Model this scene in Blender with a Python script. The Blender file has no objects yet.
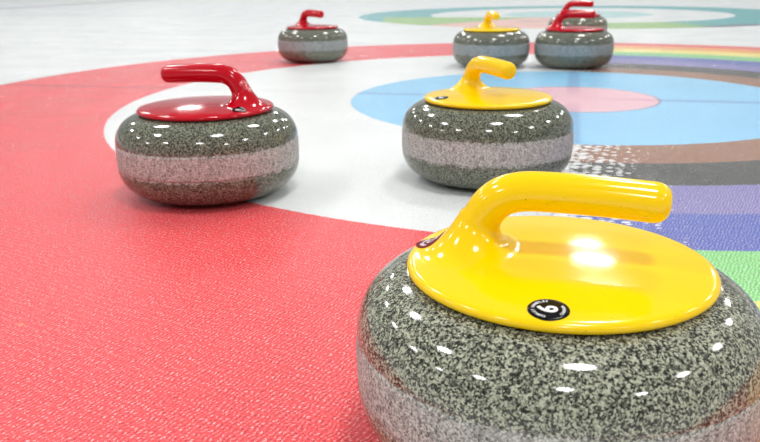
import bpy, bmesh, math, random
from mathutils import Vector, Matrix
random.seed(7)
S = bpy.context.scene
COL = S.collection
PI = math.pi

# ------------------------------------------------------------------ helpers
def lin(r, g, b):
    f = lambda c: (c/255/12.92) if c/255 <= .04045 else ((c/255+.055)/1.055)**2.4
    return (f(r), f(g), f(b), 1)

def link(name, bm, mat, parent=None, smooth=True):
    me = bpy.data.meshes.new(name)
    bm.normal_update(); bm.to_mesh(me); bm.free()
    if mat: me.materials.append(mat)
    if smooth:
        for p in me.polygons: p.use_smooth = True
    o = bpy.data.objects.new(name, me); COL.objects.link(o)
    if parent: o.parent = parent
    return o

class NT:
    """small node-tree writer"""
    def __init__(s, name):
        s.m = bpy.data.materials.new(name); s.m.use_nodes = True
        s.t = s.m.node_tree; s.t.nodes.clear()
        s.out = s.n('ShaderNodeOutputMaterial'); s.b = s.n('ShaderNodeBsdfPrincipled')
        s.t.links.new(s.b.outputs[0], s.out.inputs[0])
        s.obj = s.n('ShaderNodeTexCoord').outputs['Object']
    def n(s, t, **k):
        x = s.t.nodes.new(t)
        for a, v in k.items(): setattr(x, a, v)
        return x
    def put(s, sock, v):
        if isinstance(v, bpy.types.NodeSocket): s.t.links.new(v, sock)
        elif v is not None: sock.default_value = v
    def math(s, op, a, b=None, c=None, clamp=False):
        x = s.n('ShaderNodeMath', operation=op, use_clamp=clamp)
        s.put(x.inputs[0], a)
        if b is not None: s.put(x.inputs[1], b)
        if c is not None: s.put(x.inputs[2], c)
        return x.outputs[0]
    def vmath(s, op, a, b=None):
        x = s.n('ShaderNodeVectorMath', operation=op)
        s.put(x.inputs[0], a)
        if b is not None: s.put(x.inputs[1], b)
        return x.outputs['Value'] if op in ('LENGTH', 'DISTANCE', 'DOT_PRODUCT') else x.outputs[0]
    def step(s, v, a, b):                   # 0 below a, 1 above b
        x = s.n('ShaderNodeMapRange'); s.put(x.inputs[0], v)
        x.inputs[1].default_value = a; x.inputs[2].default_value = b
        return x.outputs[0]
    def mix(s, f, a, b, mode='MIX'):
        x = s.n('ShaderNodeMix', data_type='RGBA', blend_type=mode)
        s.put(x.inputs[0], f); s.put(x.inputs[6], a); s.put(x.inputs[7], b)
        return x.outputs[2]
    def noise(s, v, scale, detail=2, rough=.5):
        x = s.n('ShaderNodeTexNoise'); s.put(x.inputs['Vector'], v)
        x.inputs['Scale'].default_value = scale; x.inputs['Detail'].default_value = detail
        x.inputs['Roughness'].default_value = rough
        return x.outputs[0]
    def voro(s, v, scale, feature='F1', rnd=1):
        x = s.n('ShaderNodeTexVoronoi', feature=feature); s.put(x.inputs['Vector'], v)
        x.inputs['Scale'].default_value = scale; x.inputs['Randomness'].default_value = rnd
        return x
    def ramp(s, v, stops, interp='LINEAR'):
        x = s.n('ShaderNodeValToRGB'); s.put(x.inputs[0], v); x.color_ramp.interpolation = interp
        e = x.color_ramp.elements
        while len(e) < len(stops): e.new(.5)
        for k, (p, c) in enumerate(stops):
            e[k].position = p; e[k].color = c if len(c) == 4 else (*c, 1)
        return x.outputs[0]
    def bump(s, h, strength, dist, normal=None):
        x = s.n('ShaderNodeBump'); s.put(x.inputs['Height'], h)
        x.inputs['Strength'].default_value = strength; x.inputs['Distance'].default_value = dist
        if normal is not None: s.put(x.inputs['Normal'], normal)
        return x.outputs[0]
    def mapping(s, v, rot=(0, 0, 0), scale=(1, 1, 1)):
        x = s.n('ShaderNodeMapping'); s.put(x.inputs[0], v)
        x.inputs['Rotation'].default_value = rot; x.inputs['Scale'].default_value = scale
        return x.outputs[0]
    def fin(s, col=None, rough=None, ior=None, normal=None, **k):
        if col is not None: s.put(s.b.inputs['Base Color'], col)
        if rough is not None: s.put(s.b.inputs['Roughness'], rough)
        if ior is not None: s.b.inputs['IOR'].default_value = ior
        if normal is not None: s.put(s.b.inputs['Normal'], normal)
        for a, v in k.items(): s.put(s.b.inputs[a], v)
        return s.m

# ------------------------------------------------------------------ places (metres; camera stands over the origin)
CAMH, PITCH, ROLL, LENS = .326, .31178, .01277, 36.01
HC = Vector((.5344, 2.0893))               # centre of the near house
TH = -.2468                                # the house's own x axis (along the sheet)
EX = Vector((math.cos(TH), math.sin(TH))); EY = Vector((-math.sin(TH), math.cos(TH)))
SHEET = 4.66                               # to the next sheet's house
HC2 = HC + EY*SHEET
R4, R8, R12, RB = .61, 1.22, 1.83, .225
BW = (R12-R4)/8

# ------------------------------------------------------------------ ice material (paint seen through the ice)
def ice_material():
    t = NT('painted_ice')
    P = t.obj
    C = t.vmath('SUBTRACT', P, (HC.x, HC.y, 0))
    hx = t.vmath('DOT_PRODUCT', C, (EX.x, EX.y, 0)); hy = t.vmath('DOT_PRODUCT', C, (EY.x, EY.y, 0))
    r = t.math('SQRT', t.math('ADD', t.math('MULTIPLY', hx, hx), t.math('MULTIPLY', hy, hy)))
    wob = t.math('MULTIPLY', t.math('SUBTRACT', t.noise(P, 60, 2), .5), .004)
    r = t.math('ADD', r, wob)
    e = .0015
    white = (.86, .885, .88, 1)
    red = (.92, .088, .098, 1)
    # left half
    left = t.mix(t.step(r, R8-e, R8+e), white, red)
    # right half: eight equal bands
    bands = [(.335, .16, .085, 1), (.045, .045, .035, 1), (.25, .225, .50, 1), (.115, .15, .50, 1), (.27, .68, .24, 1),
             (.93, .80, .24, 1), (.93, .44, .12, 1), (.90, .15, .12, 1)]
    right = bands[0]
    for k in range(1, 8):
        right = t.mix(t.step(r, R4+BW*k-e, R4+BW*k+e), right, bands[k])
    # printed blend between the halves: coarse dots that thin out to the right
    cell = t.voro(t.mapping(P, (0, 0, -TH), (.85, 1.35, 1)), 60, 'F1', .5).outputs['Distance']
    side = t.math('ADD', t.step(hx, -.11, .235), t.math('MULTIPLY', t.math('SUBTRACT', cell, .38), .9))
    side = t.step(side, .44, .56)
    ring = t.mix(side, left, right)
    col = t.mix(t.step(r, R4-e, R4+e), (.29, .67, .97, 1), ring)
    col = t.mix(t.step(r, RB-e, RB+e), (.90, .55, .63, 1), col)
    # thin key lines around the discs
    for rr, w, c, a in ((RB, .005, (.22, .24, .28, 1), .75), (R4, .0025, (.3, .25, .24, 1), .35), (R12, .004, (.25, .18, .2, 1), .5)):
        d = t.math('ABSOLUTE', t.math('SUBTRACT', r, rr))
        f = t.math('MULTIPLY', t.math('SUBTRACT', 1, t.step(d, w*.5, w)), a)
        if rr == R4: f = t.math('MULTIPLY', f, t.step(hx, 0, .05))
        col = t.mix(f, col, c)
    # centre line and tee line
    for v, a in ((hy, .50), (hx, .42)):
        f = t.math('MULTIPLY', t.math('SUBTRACT', 1, t.step(t.math('ABSOLUTE', v), .012, .024)), a)
        f = t.math('MULTIPLY', f, t.step(r, RB*.2, RB*1.0) if v is hx else t.step(r, .02, .3))
        if v is hx: f = t.math('MULTIPLY', f, t.math('SUBTRACT', 1, t.step(r, R4-.01, R4)))
        else:       # on the white ring it is only a faint trace
            f = t.math('MULTIPLY', f, t.math('SUBTRACT', 1, t.math('MULTIPLY', t.math('MULTIPLY', t.step(r, R4, R4+.01), t.math('SUBTRACT', 1, t.step(r, R8-.01, R8))), .8)))
            f = t.math('ADD', f, 0)
        col = t.mix(f, col, t.mix(1, col, (.50, .42, .60, 1), 'MULTIPLY'))
    # second house
    C2 = t.vmath('SUBTRACT', P, (HC2.x, HC2.y, 0))
    x2 = t.vmath('DOT_PRODUCT', C2, (EX.x, EX.y, 0)); y2 = t.vmath('DOT_PRODUCT', C2, (EY.x, EY.y, 0))
    r2 = t.math('SQRT', t.math('ADD', t.math('MULTIPLY', x2, x2), t.math('MULTIPLY', y2, y2)))
    ang = t.math('MULTIPLY', t.math('ARCTAN2', y2, x2), 180/PI)
    teal, green, pink = lin(96, 178, 180), lin(160, 200, 120), lin(246, 196, 184)
    # the slanting multicoloured part lies in the near left quarter
    near = t.math('SUBTRACT', 1, t.step(y2, -.52, -.48))
    sl = t.math('ADD', x2, t.math('MULTIPLY', y2, .233))
    gf = t.math('MULTIPLY', near, t.step(sl, -1.67, -1.65))
    gf = t.math('MULTIPLY', gf, t.math('SUBTRACT', 1, t.step(ang, -88, -87)))
    patch = t.mix(t.step(ang, -124, -122), green, pink)
    greyband = t.math('MULTIPLY', t.step(r2, .95, 1.0), t.math('SUBTRACT', 1, t.step(r2, 1.1, 1.15)))
    patch = t.mix(t.math('MULTIPLY', greyband, t.math('MULTIPLY', t.step(ang, -116, -112), .55)), patch, lin(170, 160, 160))
    outer = teal
    g2 = t.math('MULTIPLY', t.step(ang, -87, -86), t.math('SUBTRACT', 1, t.step(ang, -65, -58)))
    outer = t.mix(g2, outer, green)
    g3 = t.math('MULTIPLY', t.math('MULTIPLY', t.step(ang, -66, -62), t.math('SUBTRACT', 1, t.step(ang, -52, -46))), t.step(r2, 1.66, 1.74))
    outer = t.mix(g3, outer, lin(110, 92, 110))
    inner = t.mix(t.step(r2, R4-.02, R4+.02), lin(190, 226, 226), white)
    h2 = t.mix(t.step(r2, R8-.005, R8+.005), inner, outer)
    h2 = t.mix(t.math('MULTIPLY', gf, t.step(r2, .5, .52)), h2, patch)
    # outside both
    base = white
    hog = t.math('MULTIPLY', t.math('SUBTRACT', 1, t.step(t.math('ABSOLUTE', t.math('ADD', hx, 6.85)), .08, .12)), .7)
    base = t.mix(hog, base, lin(150, 120, 140))
    c2 = t.mix(t.step(r2, R12-.004, R12+.004), h2, base)
    col = t.mix(t.step(r, R12-e, R12+e), col, c2)
    # long faint grey streaks along the sheet: reflections painted into the ice colour
    sv = t.n('ShaderNodeCombineXYZ'); t.put(sv.inputs[0], t.math('MULTIPLY', hx, .05)); t.put(sv.inputs[1], hy)
    refl_streak = t.step(t.noise(sv.outputs[0], 1.5, 3, .55), .50, .70)
    refl_streak = t.math('MULTIPLY', refl_streak, t.step(r, R12, R12+.01))
    col = t.mix(t.math('MULTIPLY', refl_streak, .2), col, t.mix(1, col, (.55, .6, .64, 1), 'MULTIPLY'))
    # woven print fabric under a skin of pebbled ice: slanting threads broken up by grains
    warp = t.n('ShaderNodeVectorMath', operation='ADD'); t.put(warp.inputs[0], P)
    nz = t.n('ShaderNodeTexNoise'); t.put(nz.inputs['Vector'], P); nz.inputs['Scale'].default_value = 90
    t.put(warp.inputs[1], t.vmath('MULTIPLY', t.vmath('SUBTRACT', nz.outputs['Color'], (.5, .5, .5)), (.009, .009, 0)))
    PW = warp.outputs[0]
    a1 = math.radians(60)
    v1 = t.vmath('DOT_PRODUCT', PW, (-math.sin(a1), math.cos(a1), 0)); v2 = t.vmath('DOT_PRODUCT', PW, (math.cos(a1), math.sin(a1), 0))
    w1 = t.math('MULTIPLY', t.math('ADD', t.math('SINE', t.math('MULTIPLY', v1, 2*PI/.0043)), 1), .5)
    w2 = t.math('MULTIPLY', t.math('ADD', t.math('SINE', t.math('MULTIPLY', v2, 2*PI/.0085)), 1), .5)
    grain = t.noise(P, 420, 3, .72)
    peb = t.voro(P, 120, 'SMOOTH_F1').outputs['Distance']
    weave = t.math('MULTIPLY', w1, t.math('ADD', t.math('MULTIPLY', w2, .35), .65))
    h = t.math('ADD', t.math('MULTIPLY', grain, .9), t.math('ADD', t.math('MULTIPLY', weave, .30), t.math('MULTIPLY', peb, .3)))
    nrm = t.bump(h, 1.0, .0011)
    tex = t.math('ADD', t.math('MULTIPLY', weave, .36), t.math('MULTIPLY', grain, 1.5))
    spk = t.math('SUBTRACT', 1, t.step(tex, .62, .86))
    tint = t.mix(t.step(r, R12, R12+.01), (.34, .18, .25, 1), (.6, .62, .64, 1))
    wht = t.math('MULTIPLY', t.step(r, R4, R4+.01), t.math('SUBTRACT', 1, t.step(r, R8-.01, R8)))
    wht = t.math('MULTIPLY', wht, t.math('SUBTRACT', 1, side))
    tint = t.mix(wht, tint, (.6, .62, .62, 1))
    col = t.mix(t.math('MULTIPLY', spk, .75), col, t.mix(1, col, tint, 'MULTIPLY'))
    pale = t.step(tex, 1.02, 1.24)
    col = t.mix(t.math('MULTIPLY', pale, .6), col, (.9, .88, .88, 1))  # pale dashes: sparkle of the icy grains put into the colour
    rough = t.math('ADD', .08, t.math('MULTIPLY', t.noise(P, 5, 3), .16))
    # thin pebbled ice skin: grains that glint where they face a lamp
    gl = t.math('ADD', t.noise(P, 620, 2, .6), t.math('MULTIPLY', t.noise(P, 160, 2, .5), .8))
    n2 = t.bump(gl, 1.0, .0007)
    return t.fin(col, rough, 1.31, nrm, **{'Specular IOR Level': .38, 'Coat Weight': .14, 'Coat Roughness': .05, 'Coat IOR': 1.31, 'Coat Normal': n2})
ICE = ice_material()

# ------------------------------------------------------------------ floor: flat ice with the two houses as inlaid discs
def sector_mesh(c, r0, r1, a0, a1, n):
    bm = bmesh.new(); inner = []; outer = []
    full = abs(a1-a0) >= 2*PI-1e-6
    m = n if full else n+1
    for k in range(m):
        a = a0+(a1-a0)*k/n + TH
        outer.append(bm.verts.new((c.x+r1*math.cos(a), c.y+r1*math.sin(a), 0)))
        if r0 > 0: inner.append(bm.verts.new((c.x+r0*math.cos(a), c.y+r0*math.sin(a), 0)))
    if r0 == 0:
        if full: bm.faces.new(outer)
        else: bm.faces.new([bm.verts.new((c.x, c.y, 0))]+outer)
    else:
        for k in range(n):
            j = (k+1) % m
            bm.faces.new((inner[k], outer[k], outer[j], inner[j]))
    return bm

def ice_floor():
    # one sheet with two round openings that the painted houses fill exactly
    bm = bmesh.new(); N = 192
    x0, x1, y0, y1 = -16., 16., -9., 24.
    ymid = (HC.y+HC2.y)/2
    for c, ya, yb in ((HC, y0, ymid), (HC2, ymid, y1)):
        ring = [Vector((c.x+R12*math.cos(2*PI*k/N+TH), c.y+R12*math.sin(2*PI*k/N+TH))) for k in range(N)]
        rv = [bm.verts.new((p.x, p.y, 0)) for p in ring]; ov = []
        for p in ring:                       # push each rim point out to the rectangle
            d = (p-c).normalized(); tt = 1e9
            if d.x > 1e-9: tt = min(tt, (x1-c.x)/d.x)
            if d.x < -1e-9: tt = min(tt, (x0-c.x)/d.x)
            if d.y > 1e-9: tt = min(tt, (yb-c.y)/d.y)
            if d.y < -1e-9: tt = min(tt, (ya-c.y)/d.y)
            ov.append(bm.verts.new((c.x+d.x*tt, c.y+d.y*tt, 0)))
        for k in range(N):
            j = (k+1) % N
            bm.faces.new((rv[k], ov[k], ov[j], rv[j]))
        for cx_, cy_ in ((x0, ya), (x1, ya), (x1, yb), (x0, yb)):   # corner triangles
            best = None
            for k in range(N):
                a, b = ov[k].co, ov[(k+1) % N].co
                on = lambda v: (abs(v.x-cx_) < 1e-6, abs(v.y-cy_) < 1e-6)
                fa, fb = on(a), on(b)
                if (fa[0] and fb[1] and not fb[0]) or (fa[1] and fb[0] and not fb[1]): best = k
            if best is not None:
                bm.faces.new((ov[best], bm.verts.new((cx_, cy_, 0)), ov[(best+1) % N]))
    bmesh.ops.recalc_face_normals(bm, faces=bm.faces)
    if sum(f.normal.z for f in bm.faces) < 0: bmesh.ops.reverse_faces(bm, faces=bm.faces)
    return bm
floor = link('floor', ice_floor(), ICE, smooth=False); floor['kind'] = 'structure'
A = PI/2
def inlay(name, c, r0, r1, a0, a1, n):
    return link(name, sector_mesh(c, r0, r1, a0, a1, n), ICE, floor, smooth=False)
o = inlay('house_button', HC, 0, RB, 0, 2*PI, 192); o['label'] = 'pink button at the centre of the house'
o = inlay('blue_ring', HC, RB, R4, 0, 2*PI, 192); o['label'] = 'light blue ring around the pink button'
o = inlay('white_ring', HC, R4, R8, A, 3*A, 96); o['label'] = 'white half ring between the blue and the red'
o = inlay('red_ring', HC, R8, R12, A, 3*A, 96); o['label'] = 'wide red outer half ring'
for k, nm in enumerate(('brown', 'black', 'purple', 'blue', 'green', 'yellow', 'orange', 'red')):
    o = inlay('house_band', HC, R4+BW*k, R4+BW*(k+1), -A, A, 96)
    o['label'] = nm + ' half band of the rainbow side'
o = inlay('outer_ring', HC2, R8, R12, 0, 2*PI, 192); o['label'] = 'teal outer ring with green and pink part'
o = inlay('white_ring', HC2, R4, R8, 0, 2*PI, 96)
o = inlay('house_button', HC2, 0, R4, 0, 2*PI, 96); o['label'] = 'pale teal centre of the far house'

# ------------------------------------------------------------------ stone materials
BAND0, BAND1 = .0492, .0872
def granite(tint, bandtint, fine=1.0, flat=0.0):
    t = NT('granite')
    rnd = t.n('ShaderNodeObjectInfo')
    off = t.n('ShaderNodeCombineXYZ')
    t.put(off.inputs[0], t.math('MULTIPLY', rnd.outputs['Random'], 0)); 
    P = t.obj
    z = t.n('ShaderNodeSeparateXYZ'); t.put(z.inputs[0], P); z = z.outputs[2]
    n1 = t.noise(P, 430*fine, 3, .65)
    n2 = t.noise(P, 1000*fine, 2, .6)
    v = t.voro(P, 660*fine, 'F1')
    cellc = t.n('ShaderNodeSeparateColor'); t.put(cellc.inputs[0], v.outputs['Color'])
    mixv = t.math('ADD', t.math('MULTIPLY', cellc.outputs[0], .5), t.math('ADD', t.math('MULTIPLY', n2, .45), t.math('MULTIPLY', n1, .55)))
    mixv = t.math('SUBTRACT', mixv, .28)
    T = lambda k: (tint[0]*k, tint[1]*k, tint[2]*k, 1)
    c = t.ramp(mixv, [(.20, T(.05)), (.33, T(.25)), (.42, T(.75)), (.52, T(1.35)), (.68, T(2.1))])
    dark = t.math('MULTIPLY', t.step(t.noise(P, 360*fine, 3, .72), .535, .575), .95*(1-flat))
    c = t.mix(flat, c, T(.75))
    c = t.mix(dark, c, T(.05))
    # ground striking band: paler, speckles blurred by scratches
    wz = t.math('ADD', z, t.math('MULTIPLY', t.math('SUBTRACT', t.noise(P, 110, 5, .8), .5), .022))
    bm_ = t.math('MULTIPLY', t.step(wz, BAND0-.002, BAND0+.002), t.math('SUBTRACT', 1, t.step(wz, BAND1-.003, BAND1+.002)))
    B = lambda k: (bandtint[0]*k, bandtint[1]*k, bandtint[2]*k, 1)
    scr = t.noise(t.mapping(P, (0, 0, 0), (1, 1, .16)), 420, 3, .6)
    bc = t.ramp(t.math('ADD', t.math('MULTIPLY', scr, .45), t.math('MULTIPLY', mixv, .7)), [(.34, B(.16)), (.45, B(.70)), (.56, B(1.05)), (.7, B(1.6))])
    bc = t.mix(t.math('MULTIPLY', dark, .45), bc, B(.2))
    col = t.mix(bm_, c, bc)
    rough = t.math('ADD', .085, t.math('MULTIPLY', bm_, .5))
    nb = t.bump(t.math('MULTIPLY', t.math('MULTIPLY', scr, bm_), 1.0), .45, .0006)
    return t.fin(col, rough, 1.55, nb)

def plastic(name, rgb, rough=.09):
    t = NT(name); P = t.obj
    # light scuffs: short fine scratches and a few dark nicks
    s1 = t.noise(t.mapping(P, (.3, .2, .9), (1, 9, 4)), 70, 3, .65)
    s2 = t.noise(t.mapping(P, (.1, .5, -.5), (8, 1, 3)), 60, 3, .65)
    sc = t.math('ADD', t.step(s1, .69, .72), t.step(s2, .70, .73), clamp=True)
    nick = t.step(t.noise(P, 150, 2, .6), .745, .76)
    c = t.mix(t.math('MULTIPLY', sc, .28), (*rgb, 1), (rgb[0]*.55, rgb[1]*.45, rgb[2]*.4, 1))
    c = t.mix(t.math('MULTIPLY', nick, .6), c, (rgb[0]*.3, rgb[1]*.25, .01, 1))
    rg = t.math('ADD', rough, t.math('MULTIPLY', t.noise(P, 40, 4), .06))
    nb = t.bump(t.noise(P, 28, 2), .12, .002)
    return t.fin(c, rg, 1.45, nb)

GRANITE_NEAR = granite((.235, .24, .18), (.40, .39, .36), 1.18)
GRANITE = granite((.155, .165, .12), (.42, .39, .37), 1.2, .05)
GRANITE_FAR = granite((.17, .175, .135), (.27, .29, .29), 1.2, .3)
YELLOW = plastic('yellow_plastic', (.95, .62, .0))
RED = plastic('red_plastic', (.50, .0, .010))
t = NT('groove_shade'); DARK = t.fin((.012, .012, .012, 1), .6)  # near-black colour for the shade in the groove
t = NT('medallion_black'); MBLACK = t.fin((.004, .004, .005, 1), .12, 1.3, **{'Specular IOR Level': .3})
t = NT('sticker_maroon'); MAROON = t.fin((.17, .004, .018, 1), .5, 1.3, **{'Specular IOR Level': .2})
t = NT('print_white'); MWHITE = t.fin((.86, .86, .86, 1), .35)
t = NT('print_grey'); MGREY = t.fin((.6, .6, .6, 1), .35)

# ------------------------------------------------------------------ granite body
RS = .1408
def body_profile():
    p = [(0, .0075), (.045, .0070), (.058, .0035), (.0620, .0004), (.0655, .0), (.0690, .0006)]
    # lower shoulder, superellipse from the running edge to the band
    n = 22
    for k in range(1, n+1):
        a = k/n*PI/2
        x = math.sin(a)**.86; y = 1-math.cos(a)**.98
        p.append((.0690+(RS-.0695)*x, .0006+(BAND0-.0006)*y))
    top = []
    n = 26
    for k in range(0, n+1):
        a = k/n*PI/2
        x = math.cos(a)**.80; y = math.sin(a)**1.0
        top.append((.0860+(RS-.0005-.0860)*x, BAND1+(.1300-BAND1)*y))
    return p, top
LOWP, TOPP = body_profile()
def lathe(profile, seg, cap0=False, cap1=False):
    bm = bmesh.new(); rows = []
    for r, z in profile:
        if r < 1e-6: rows.append([bm.verts.new((0, 0, z))])
        else: rows.append([bm.verts.new((r*math.cos(2*PI*k/seg), r*math.sin(2*PI*k/seg), z)) for k in range(seg)])
    for a, b in zip(rows, rows[1:]):
        for k in range(seg):
            j = (k+1) % seg
            if len(a) == 1: bm.faces.new((a[0], b[j], b[k]))
            elif len(b) == 1: bm.faces.new((a[k], a[j], b[0]))
            else: bm.faces.new((a[k], a[j], b[j], b[k]))
    bmesh.ops.recalc_face_normals(bm, faces=bm.faces)
    return bm
def make_body(seg):
    prof = LOWP[:]+[(RS-.0009, BAND0+.001), (RS-.0009, BAND1-.001)]+TOPP+[(.060, .1304), (0, .1304)]
    return lathe(prof, seg)
def make_band(seg):
    prof = [(RS-.0015, BAND0-.0002), (RS-.0006, BAND0), (RS-.0003, BAND0+.004)]
    for k in range(7):
        prof.append((RS-.0001+.0003*math.sin(PI*k/6), BAND0+.008+(BAND1-BAND0-.016)*k/6))
    prof += [(RS-.0003, BAND1-.004), (RS-.0006, BAND1), (RS-.0015, BAND1+.0002)]
    return lathe(prof, seg)

# ------------------------------------------------------------------ cover and grip: one moulded surface cut at the neck
RN = .0146
HV = dict(un=-.056, dz=0.)               # neck position and bend height of the moulding being made
def dome(r):
    return .1297+.0058*(1-min(1, r/.103)**2.0)
def cover_z(u, w):
    UN = HV['un']; du, d = u-UN, math.hypot(u-UN, w)
    c = du/d if d > 1e-9 else 1
    k = (c+1)/2                              # 1 towards the grip, 0 at the back
    W = .033*(1-k)+.017*k+.006*(1-c*c); F = .0285*(1-k)+.0125*k
    tt = max(0, min(1, (d-RN)/W))
    f = F*((1-math.sqrt(max(0, 1-(1-tt)**2)))*k+(1-tt)**2.1*(1-k))
    return dome(math.hypot(u, w))+f
PATH = [(-.0546, .1580), (-.0512, .1645), (-.0465, .1710), (-.0400, .1763), (-.0320, .1795), (-.0220, .1812), (-.006, .1815),
        (.012, .1813), (.030, .1807), (.048, .1798), (.0600, .1790)]
def moulding(seg, nl):
    """rows of points, from under the rim over the cover, up the neck to the grip's end"""
    rows = []; UN = HV['un']; DU = UN+.056
    for r, z in ((.0960, .1242), (.1026, .1224), (.1054, .1226), (.1069, .1240), (.1074, .1258), (.1066, .1277), (.1050, .1290)):
        rows.append([Vector((r*math.cos(2*PI*k/seg), r*math.sin(2*PI*k/seg), z)) for k in range(seg)])
    for i in range(nl+1):
        s = i/nl; s = 1-(1-s)**1.25
        c = UN*s; rad = .1030*(1-s)+RN*s
        row = []
        for k in range(seg):
            a = 2*PI*k/seg; u = c+rad*math.cos(a); w = rad*math.sin(a)
            row.append(Vector((u, w, cover_z(u, w))))
        rows.append(row)
    split = len(rows)-1
    # smooth path through PATH
    pts = [Vector((u+DU*max(0, min(1, (.03-u)/.06)), 0, z+HV['dz']*max(0, min(1, (z-.155)/.025)))) for u, z in PATH]
    dense = []
    for i in range(len(pts)-1):
        p0 = pts[max(0, i-1)]; p1 = pts[i]; p2 = pts[i+1]; p3 = pts[min(len(pts)-1, i+2)]
        for j in range(3):
            q = j/3
            dense.append(.5*((2*p1)+(p2-p0)*q+(2*p0-5*p1+4*p2-p3)*q*q+(3*p1-p0-3*p2+p3)*q**3))
    dense.append(pts[-1])
    L = len(dense)
    for i, p in enumerate(dense):
        if i == 0: T = Vector((.42, 0, .9)).normalized()
        elif i == L-1: T = (dense[i]-dense[i-1]).normalized()
        else: T = (dense[i+1]-dense[i-1]).normalized()
        e1 = Vector((T.z, 0, -T.x)); q = i/(L-1)
        ra = (.0142 if HV['un'] > -.06 else .0148)-.0002*q; rw = ra+.0003
        rows.append([p+e1*(ra*math.cos(2*PI*k/seg))+Vector((0, rw*math.sin(2*PI*k/seg), 0)) for k in range(seg)])
    # rounded, slightly flattened end
    for j in range(1, 9):
        a = j/8*PI/2; g = max(.02, math.cos(a)**.62); d = .0125*math.sin(a)
        rows.append([p+T*d*.92+e1*(ra*g*math.cos(2*PI*k/seg))+Vector((0, rw*g*math.sin(2*PI*k/seg), 0)) for k in range(seg)])
    return rows, split
def surf(rows, close_end, all_rows, i0):
    """mesh of rows with normals of the uncut surface, so that the cut does not show"""
    seg = len(rows[0]); bm = bmesh.new()
    vs = [[bm.verts.new(p) for p in r] for r in rows]
    for a, b in zip(vs, vs[1:]):
        for k in range(seg):
            j = (k+1) % seg
            bm.faces.new((a[k], a[j], b[j], b[k]))
    if close_end: bm.faces.new(vs[-1])
    return bm
def smooth_normals(o, full_me, start, count):
    nv = [full_me.vertices[start+i].normal.copy() for i in range(count)]
    o.data.normals_split_custom_set_from_vertices(nv)
_mcache = {}
def cover_and_grip(seg, nl):
    key = (seg, nl, HV['un'], HV['dz'])
    if key in _mcache: return _mcache[key]
    rows, sp = moulding(seg, nl)
    bm = surf(rows, True, rows, 0); bm.normal_update()
    full = bpy.data.meshes.new('tmp'); bm.to_mesh(full); bm.free()
    a = bpy.data.meshes.new('handle_cover'); bm = surf(rows[:sp+1], False, rows, 0); bm.normal_update(); bm.to_mesh(a); bm.free()
    b = bpy.data.meshes.new('grip'); bm = surf(rows[sp:], True, rows, sp); bm.normal_update(); bm.to_mesh(b); bm.free()
    for me, st in ((a, 0), (b, sp*seg)):
        for p in me.polygons: p.use_smooth = True
        me.normals_split_custom_set_from_vertices([full.vertices[st+i].normal.copy() for i in range(len(me.vertices))])
    bpy.data.meshes.remove(full)
    _mcache[key] = (a, b)
    return a, b
FIT, LIFT = .9737, .0116                   # the moulding is drawn at its own size, then fitted onto the stone
def seat(o):
    o.scale = (FIT, FIT, FIT); o.location.z = LIFT
    return o
def mesh_obj(name, me, mat, parent):
    me = me.copy(); me.name = name
    me.materials.clear(); me.materials.append(mat)
    o = bpy.data.objects.new(name, me); COL.objects.link(o); o.parent = parent
    return seat(o)

def surface_frame(u, w, spin):
    e = .0015
    p = Vector((u, w, cover_z(u, w)))
    du = Vector((2*e, 0, cover_z(u+e, w)-cover_z(u-e, w))); dw = Vector((0, 2*e, cover_z(u, w+e)-cover_z(u, w-e)))
    n = du.cross(dw).normalized()
    up = Vector((math.cos(spin), math.sin(spin), 0)); up = (up-n*up.dot(n)).normalized()
    rt = up.cross(n)
    m = Matrix(((rt.x, up.x, n.x, p.x), (rt.y, up.y, n.y, p.y), (rt.z, up.z, n.z, p.z), (0, 0, 0, 1)))
    return m
def text_mesh(s, size, offset=0.0, depth=.0002):
    c = bpy.data.curves.new('t', 'FONT'); c.body = s; c.size = size; c.align_x = 'CENTER'; c.align_y = 'CENTER'
    c.offset = offset; c.extrude = depth; c.resolution_u = 3
    o = bpy.data.objects.new('t', c); COL.objects.link(o)
    dg = bpy.context.evaluated_depsgraph_get(); dg.update()
    me = bpy.data.meshes.new_from_object(o.evaluated_get(dg))
    bpy.data.objects.remove(o); bpy.data.curves.remove(c)
    return me
def drape(bm, M, curve_fit=True):
    """lay flat artwork (x right, y up, z off the surface) on the cover"""
    Mi = M
    for v in bm.verts:
        q = Mi @ Vector((v.co.x, v.co.y, 0)); h = v.co.z
        n = Vector((M[0][2], M[1][2], M[2][2]))
        # slide along the normal until it meets the surface
        for _ in range(4):
            dz = cover_z(q.x, q.y)-q.z
            q = q+n*dz*n.z
        v.co = q+n*h
    return bm
def arc_text(word, radius, size, centre_deg, inward=False, spacing=1.0, offset=.0):
    """letters set along an arc; centre_deg measured clockwise from the top"""
    bm = bmesh.new()
    n = len(word); step = size*.74*spacing/radius
    for i, ch in enumerate(word):
        if ch == ' ': continue
        a = (i-(n-1)/2)*step
        me = text_mesh(ch, size, offset)
        if not inward:
            th = math.radians(centre_deg)+a
            M = Matrix.Translation((radius*math.sin(th), radius*math.cos(th), 0)) @ Matrix.Rotation(-th, 4, 'Z')
        else:
            th = math.radians(centre_deg)-a
            M = Matrix.Translation((radius*math.sin(th), radius*math.cos(th), 0)) @ Matrix.Rotation(-th+PI, 4, 'Z')
        tmp = bmesh.new(); tmp.from_mesh(me); tmp.transform(M)
        tm = bpy.data.meshes.new('x'); tmp.to_mesh(tm); tmp.free()
        bm.from_mesh(tm); bpy.data.meshes.remove(tm); bpy.data.meshes.remove(me)
    return bm
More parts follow.
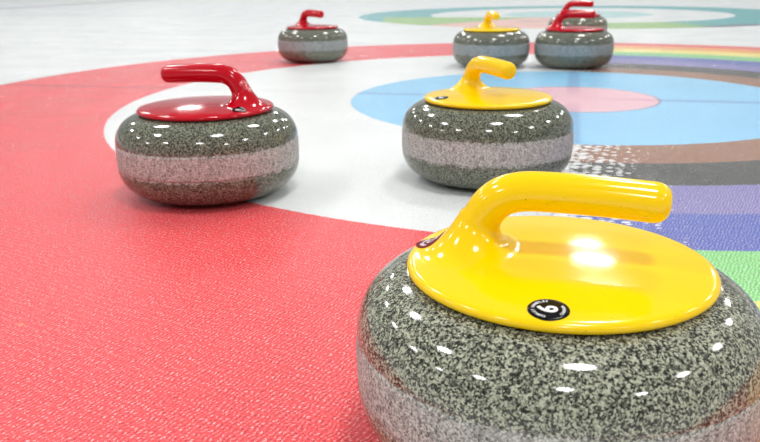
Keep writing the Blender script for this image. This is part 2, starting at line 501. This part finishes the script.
def disc_bm(r, h, rim=.0, seg=48, rings=6):
    bm = bmesh.new(); rows = []
    prof = [(r*k/rings, h) for k in range(1, rings+1)]+[(r+.0002, h*.5), (r+.0002, -.0006)]
    c = bm.verts.new((0, 0, h))
    for rr, z in prof: rows.append([bm.verts.new((rr*math.cos(2*PI*k/seg), rr*math.sin(2*PI*k/seg), z)) for k in range(seg)])
    for k in range(seg): bm.faces.new((c, rows[0][k], rows[0][(k+1) % seg]))
    for a, b in zip(rows, rows[1:]):
        for k in range(seg):
            j = (k+1) % seg; bm.faces.new((a[k], b[k], b[j], a[j]))
    return bm
def ring_bm(r0, r1, h, seg=48):
    bm = bmesh.new(); rows = []
    for rr, z in ((r0, h-.0003), (r0, h), (r1, h), (r1, h-.0003)):
        rows.append([bm.verts.new((rr*math.cos(2*PI*k/seg), rr*math.sin(2*PI*k/seg), z)) for k in range(seg)])
    for a, b in zip(rows, rows[1:]):
        for k in range(seg):
            j = (k+1) % seg; bm.faces.new((a[k], b[k], b[j], a[j]))
    return bm

def medallion(parent, u, w, spin, r, numeral, ringtext, face, lab, name='medallion'):
    M = surface_frame(u, w, spin)
    m = seat(link(name, drape(disc_bm(r, .0005), M), face, parent))
    m['label'] = lab
    if numeral:
        me = text_mesh(numeral, r*1.36, r*.03); bm = bmesh.new(); bm.from_mesh(me); bpy.data.meshes.remove(me)
        bm.transform(Matrix.Translation((0, 0, .0006)))
        bmesh.ops.subdivide_edges(bm, edges=[e for e in bm.edges if e.calc_length() > .002], cuts=1)
        link('numeral', drape(bm, M), MWHITE, m, smooth=False)
    for txt in ringtext:
        bm = arc_text(*txt); bm.transform(Matrix.Translation((0, 0, .0006)))
        link('lettering', drape(bm, M), MWHITE, m, smooth=False)
    return m

def stone(x, y, yaw, mat, gran, label, seg=96, nl=26, dz=None):
    HV.update(un=-.0625, dz=-.0010) if mat == RED else HV.update(un=-.056, dz=-.0025)
    if dz is not None: HV['dz'] = dz
    e = bpy.data.objects.new('curling_stone', None); COL.objects.link(e)
    e.location = (x, y, 0); e.rotation_euler = (0, 0, math.radians(yaw)); e.empty_display_size = .1
    e['label'] = label; e['category'] = 'curling stone'; e['group'] = 'curling stones on the ice'
    link('granite_body', make_body(seg), gran, e)
    b = link('striking_band', make_band(seg), gran, e); b['label'] = 'paler ground band around the middle'
    a, g = cover_and_grip(seg, nl)
    c = mesh_obj('handle_cover', a, mat, e)
    mesh_obj('grip', g, mat, e)
    gs = lathe([(.1012, .1205), (.1012, .1240), (.0955, .1243), (.0955, .1205), (.1012, .1205)], seg)
    seat(link('shade_ring', gs, DARK, e))  # dark ring standing in for the shadow gap under the cover
    return e

front = stone(0.1228, 0.4922, -16.8, YELLOW, GRANITE_NEAR,
      'yellow-handled granite curling stone closest to the camera, with a black number 6 medallion', 160, 48, -.0028)
medallion(front, .0008, -.0915, PI, .0125, '6',
          [('CURLEY HANDLES', .0093, .0028, 0, False, .95, .00003), ('CANADA', .0093, .0028, 180, True, .95, .00003)],
          MBLACK, 'round black medallion with white 6')
mk = medallion(front, -.0925, .006, PI, .0125, None, [('CURLING', .0083, .0036, 0, False, 1, .0001), ('STONES', .0083, .0036, 180, True, 1, .0001)],
          MAROON, 'round maroon sticker with white print', 'sticker')
Mk = surface_frame(-.0925, .006, PI)
link('emblem', drape(ring_bm(.0036, .0046, .0008), Mk), MWHITE, mk, smooth=False)

redn = stone(-0.2687, 1.1830, 165, RED, GRANITE, 'red-handled granite curling stone at left, straddling the red and white rings', 128, 36)
medallion(redn, -.0776, .0442, PI+.3, .0118, '6', [('CURLEY HANDLES', .0095, .0028, 0, False, .95, .0)], MBLACK,
          'round black and white medallion')
yel = stone(0.1792, 1.2493, -68, YELLOW, GRANITE, 'yellow-handled curling stone in the middle, between the white ring and the blue circle', 128, 36)
medallion(yel, .001, -.0880, PI, .0122, '6', [('CURLEY HANDLES', .0103, .0031, 0, False, .95, .0)], MBLACK, 'round black and white medallion')
stone(-0.2619, 3.1499, -50, RED, GRANITE_FAR, 'small far red-handled curling stone standing alone on the red ring, upper left', 80, 24)
stone(0.4197, 2.8822, -83, YELLOW, GRANITE_FAR, 'far yellow-handled curling stone beside a red-handled one, behind the blue circle', 80, 24)
stone(0.7147, 2.8335, -10, RED, GRANITE_FAR, 'far red-handled curling stone right of the far yellow one, in front of another red', 80, 24)
stone(0.9727, 3.8052, -6, RED, GRANITE_FAR, 'farthest red-handled curling stone, mostly hidden behind the other far red one', 80, 24)

# ------------------------------------------------------------------ hall: boards and walls around the ice
def wall_material(stripes):
    t = NT('hall_wall')
    z = t.n('ShaderNodeSeparateXYZ'); t.put(z.inputs[0], t.obj); z = z.outputs[2]
    c = (.82, .84, .85, 1)
    for a, b, k in stripes:
        f = t.math('MULTIPLY', t.step(z, a-.02, a+.02), t.math('SUBTRACT', 1, t.step(z, b-.02, b+.02)))
        c = t.mix(f, c, k)
    return t.fin(c, .5)
WALL = wall_material([(.0, .25, (.25, .27, .32, 1)), (.85, 1.15, (.30, .33, .38, 1)), (2.3, 2.7, (.45, .5, .55, 1))])
def wall(name, a, b, h=5.0):
    bm = bmesh.new(); d = (Vector(b)-Vector(a)).normalized(); n = Vector((d.y, -d.x))*-.2
    lo = [Vector(a), Vector(b), Vector(b)+n, Vector(a)+n]
    v0 = [bm.verts.new((p.x, p.y, 0)) for p in lo]; v1 = [bm.verts.new((p.x, p.y, h)) for p in lo]
    for i in range(4):
        j = (i+1) % 4; bm.faces.new((v0[i], v0[j], v1[j], v1[i]))
    bm.faces.new(v1); bm.faces.new(v0[::-1]); bmesh.ops.recalc_face_normals(bm, faces=bm.faces)
    o = link(name, bm, WALL, smooth=False); o['kind'] = 'structure'; return o
wall('wall_back', (-16, 24), (16, 24))
wall('wall_left', (-16, -9), (-16, 24))
wall('wall_right', (16, 24), (16, -9))

# ------------------------------------------------------------------ light: hall lamps in rows, and the hall's soft overall light
def lamp(x, y, z, sx, sy, power):
    l = bpy.data.lights.new('hall_lamp', 'AREA'); l.shape = 'ELLIPSE'; l.size = sx; l.size_y = sy
    l.energy = power; l.color = (1, .985, .955)
    o = bpy.data.objects.new('hall_lamp', l); COL.objects.link(o); o.location = (x, y, z)
    return o
for gy in (-4.4, -.1, 4.2, 8.5, 12.8, 17.1):
    for gx in (-9.4, -4.3, .8, 5.9):
        c = EX*gx+EY*gy
        lamp(c.x, c.y, 4.9, .9, .9, 150)
W = bpy.data.worlds.new('hall_light'); S.world = W; W.use_nodes = True
bg = W.node_tree.nodes['Background']; bg.inputs[0].default_value = (.90, .95, 1.0, 1); bg.inputs[1].default_value = .50

# ------------------------------------------------------------------ camera
cam = bpy.data.cameras.new('camera'); co = bpy.data.objects.new('camera', cam); COL.objects.link(co)
cam.sensor_width = 36; cam.lens = LENS; cam.clip_start = .02; cam.clip_end = 200
cp, sp = math.cos(PITCH), math.sin(PITCH); c, s = math.cos(ROLL), math.sin(ROLL)
Rr, U, F = Vector((1, 0, 0)), Vector((0, sp, cp)), Vector((0, cp, -sp))
rt = Rr*c-U*s; up = Rr*s+U*c
co.matrix_world = Matrix(((rt.x, up.x, -F.x, 0), (rt.y, up.y, -F.y, 0), (rt.z, up.z, -F.z, CAMH), (0, 0, 0, 1)))
cam.dof.use_dof = True; cam.dof.focus_distance = .62; cam.dof.aperture_fstop = 15
S.camera = co
S.view_settings.view_transform = 'Standard'; S.view_settings.look = 'None'
S.view_settings.gamma = 1; S.view_settings.use_curve_mapping = False
S.view_settings.exposure = -0.62
S.cycles.use_denoising = True
S.cycles.sample_clamp_indirect = 8
S.cycles.max_bounces = 6
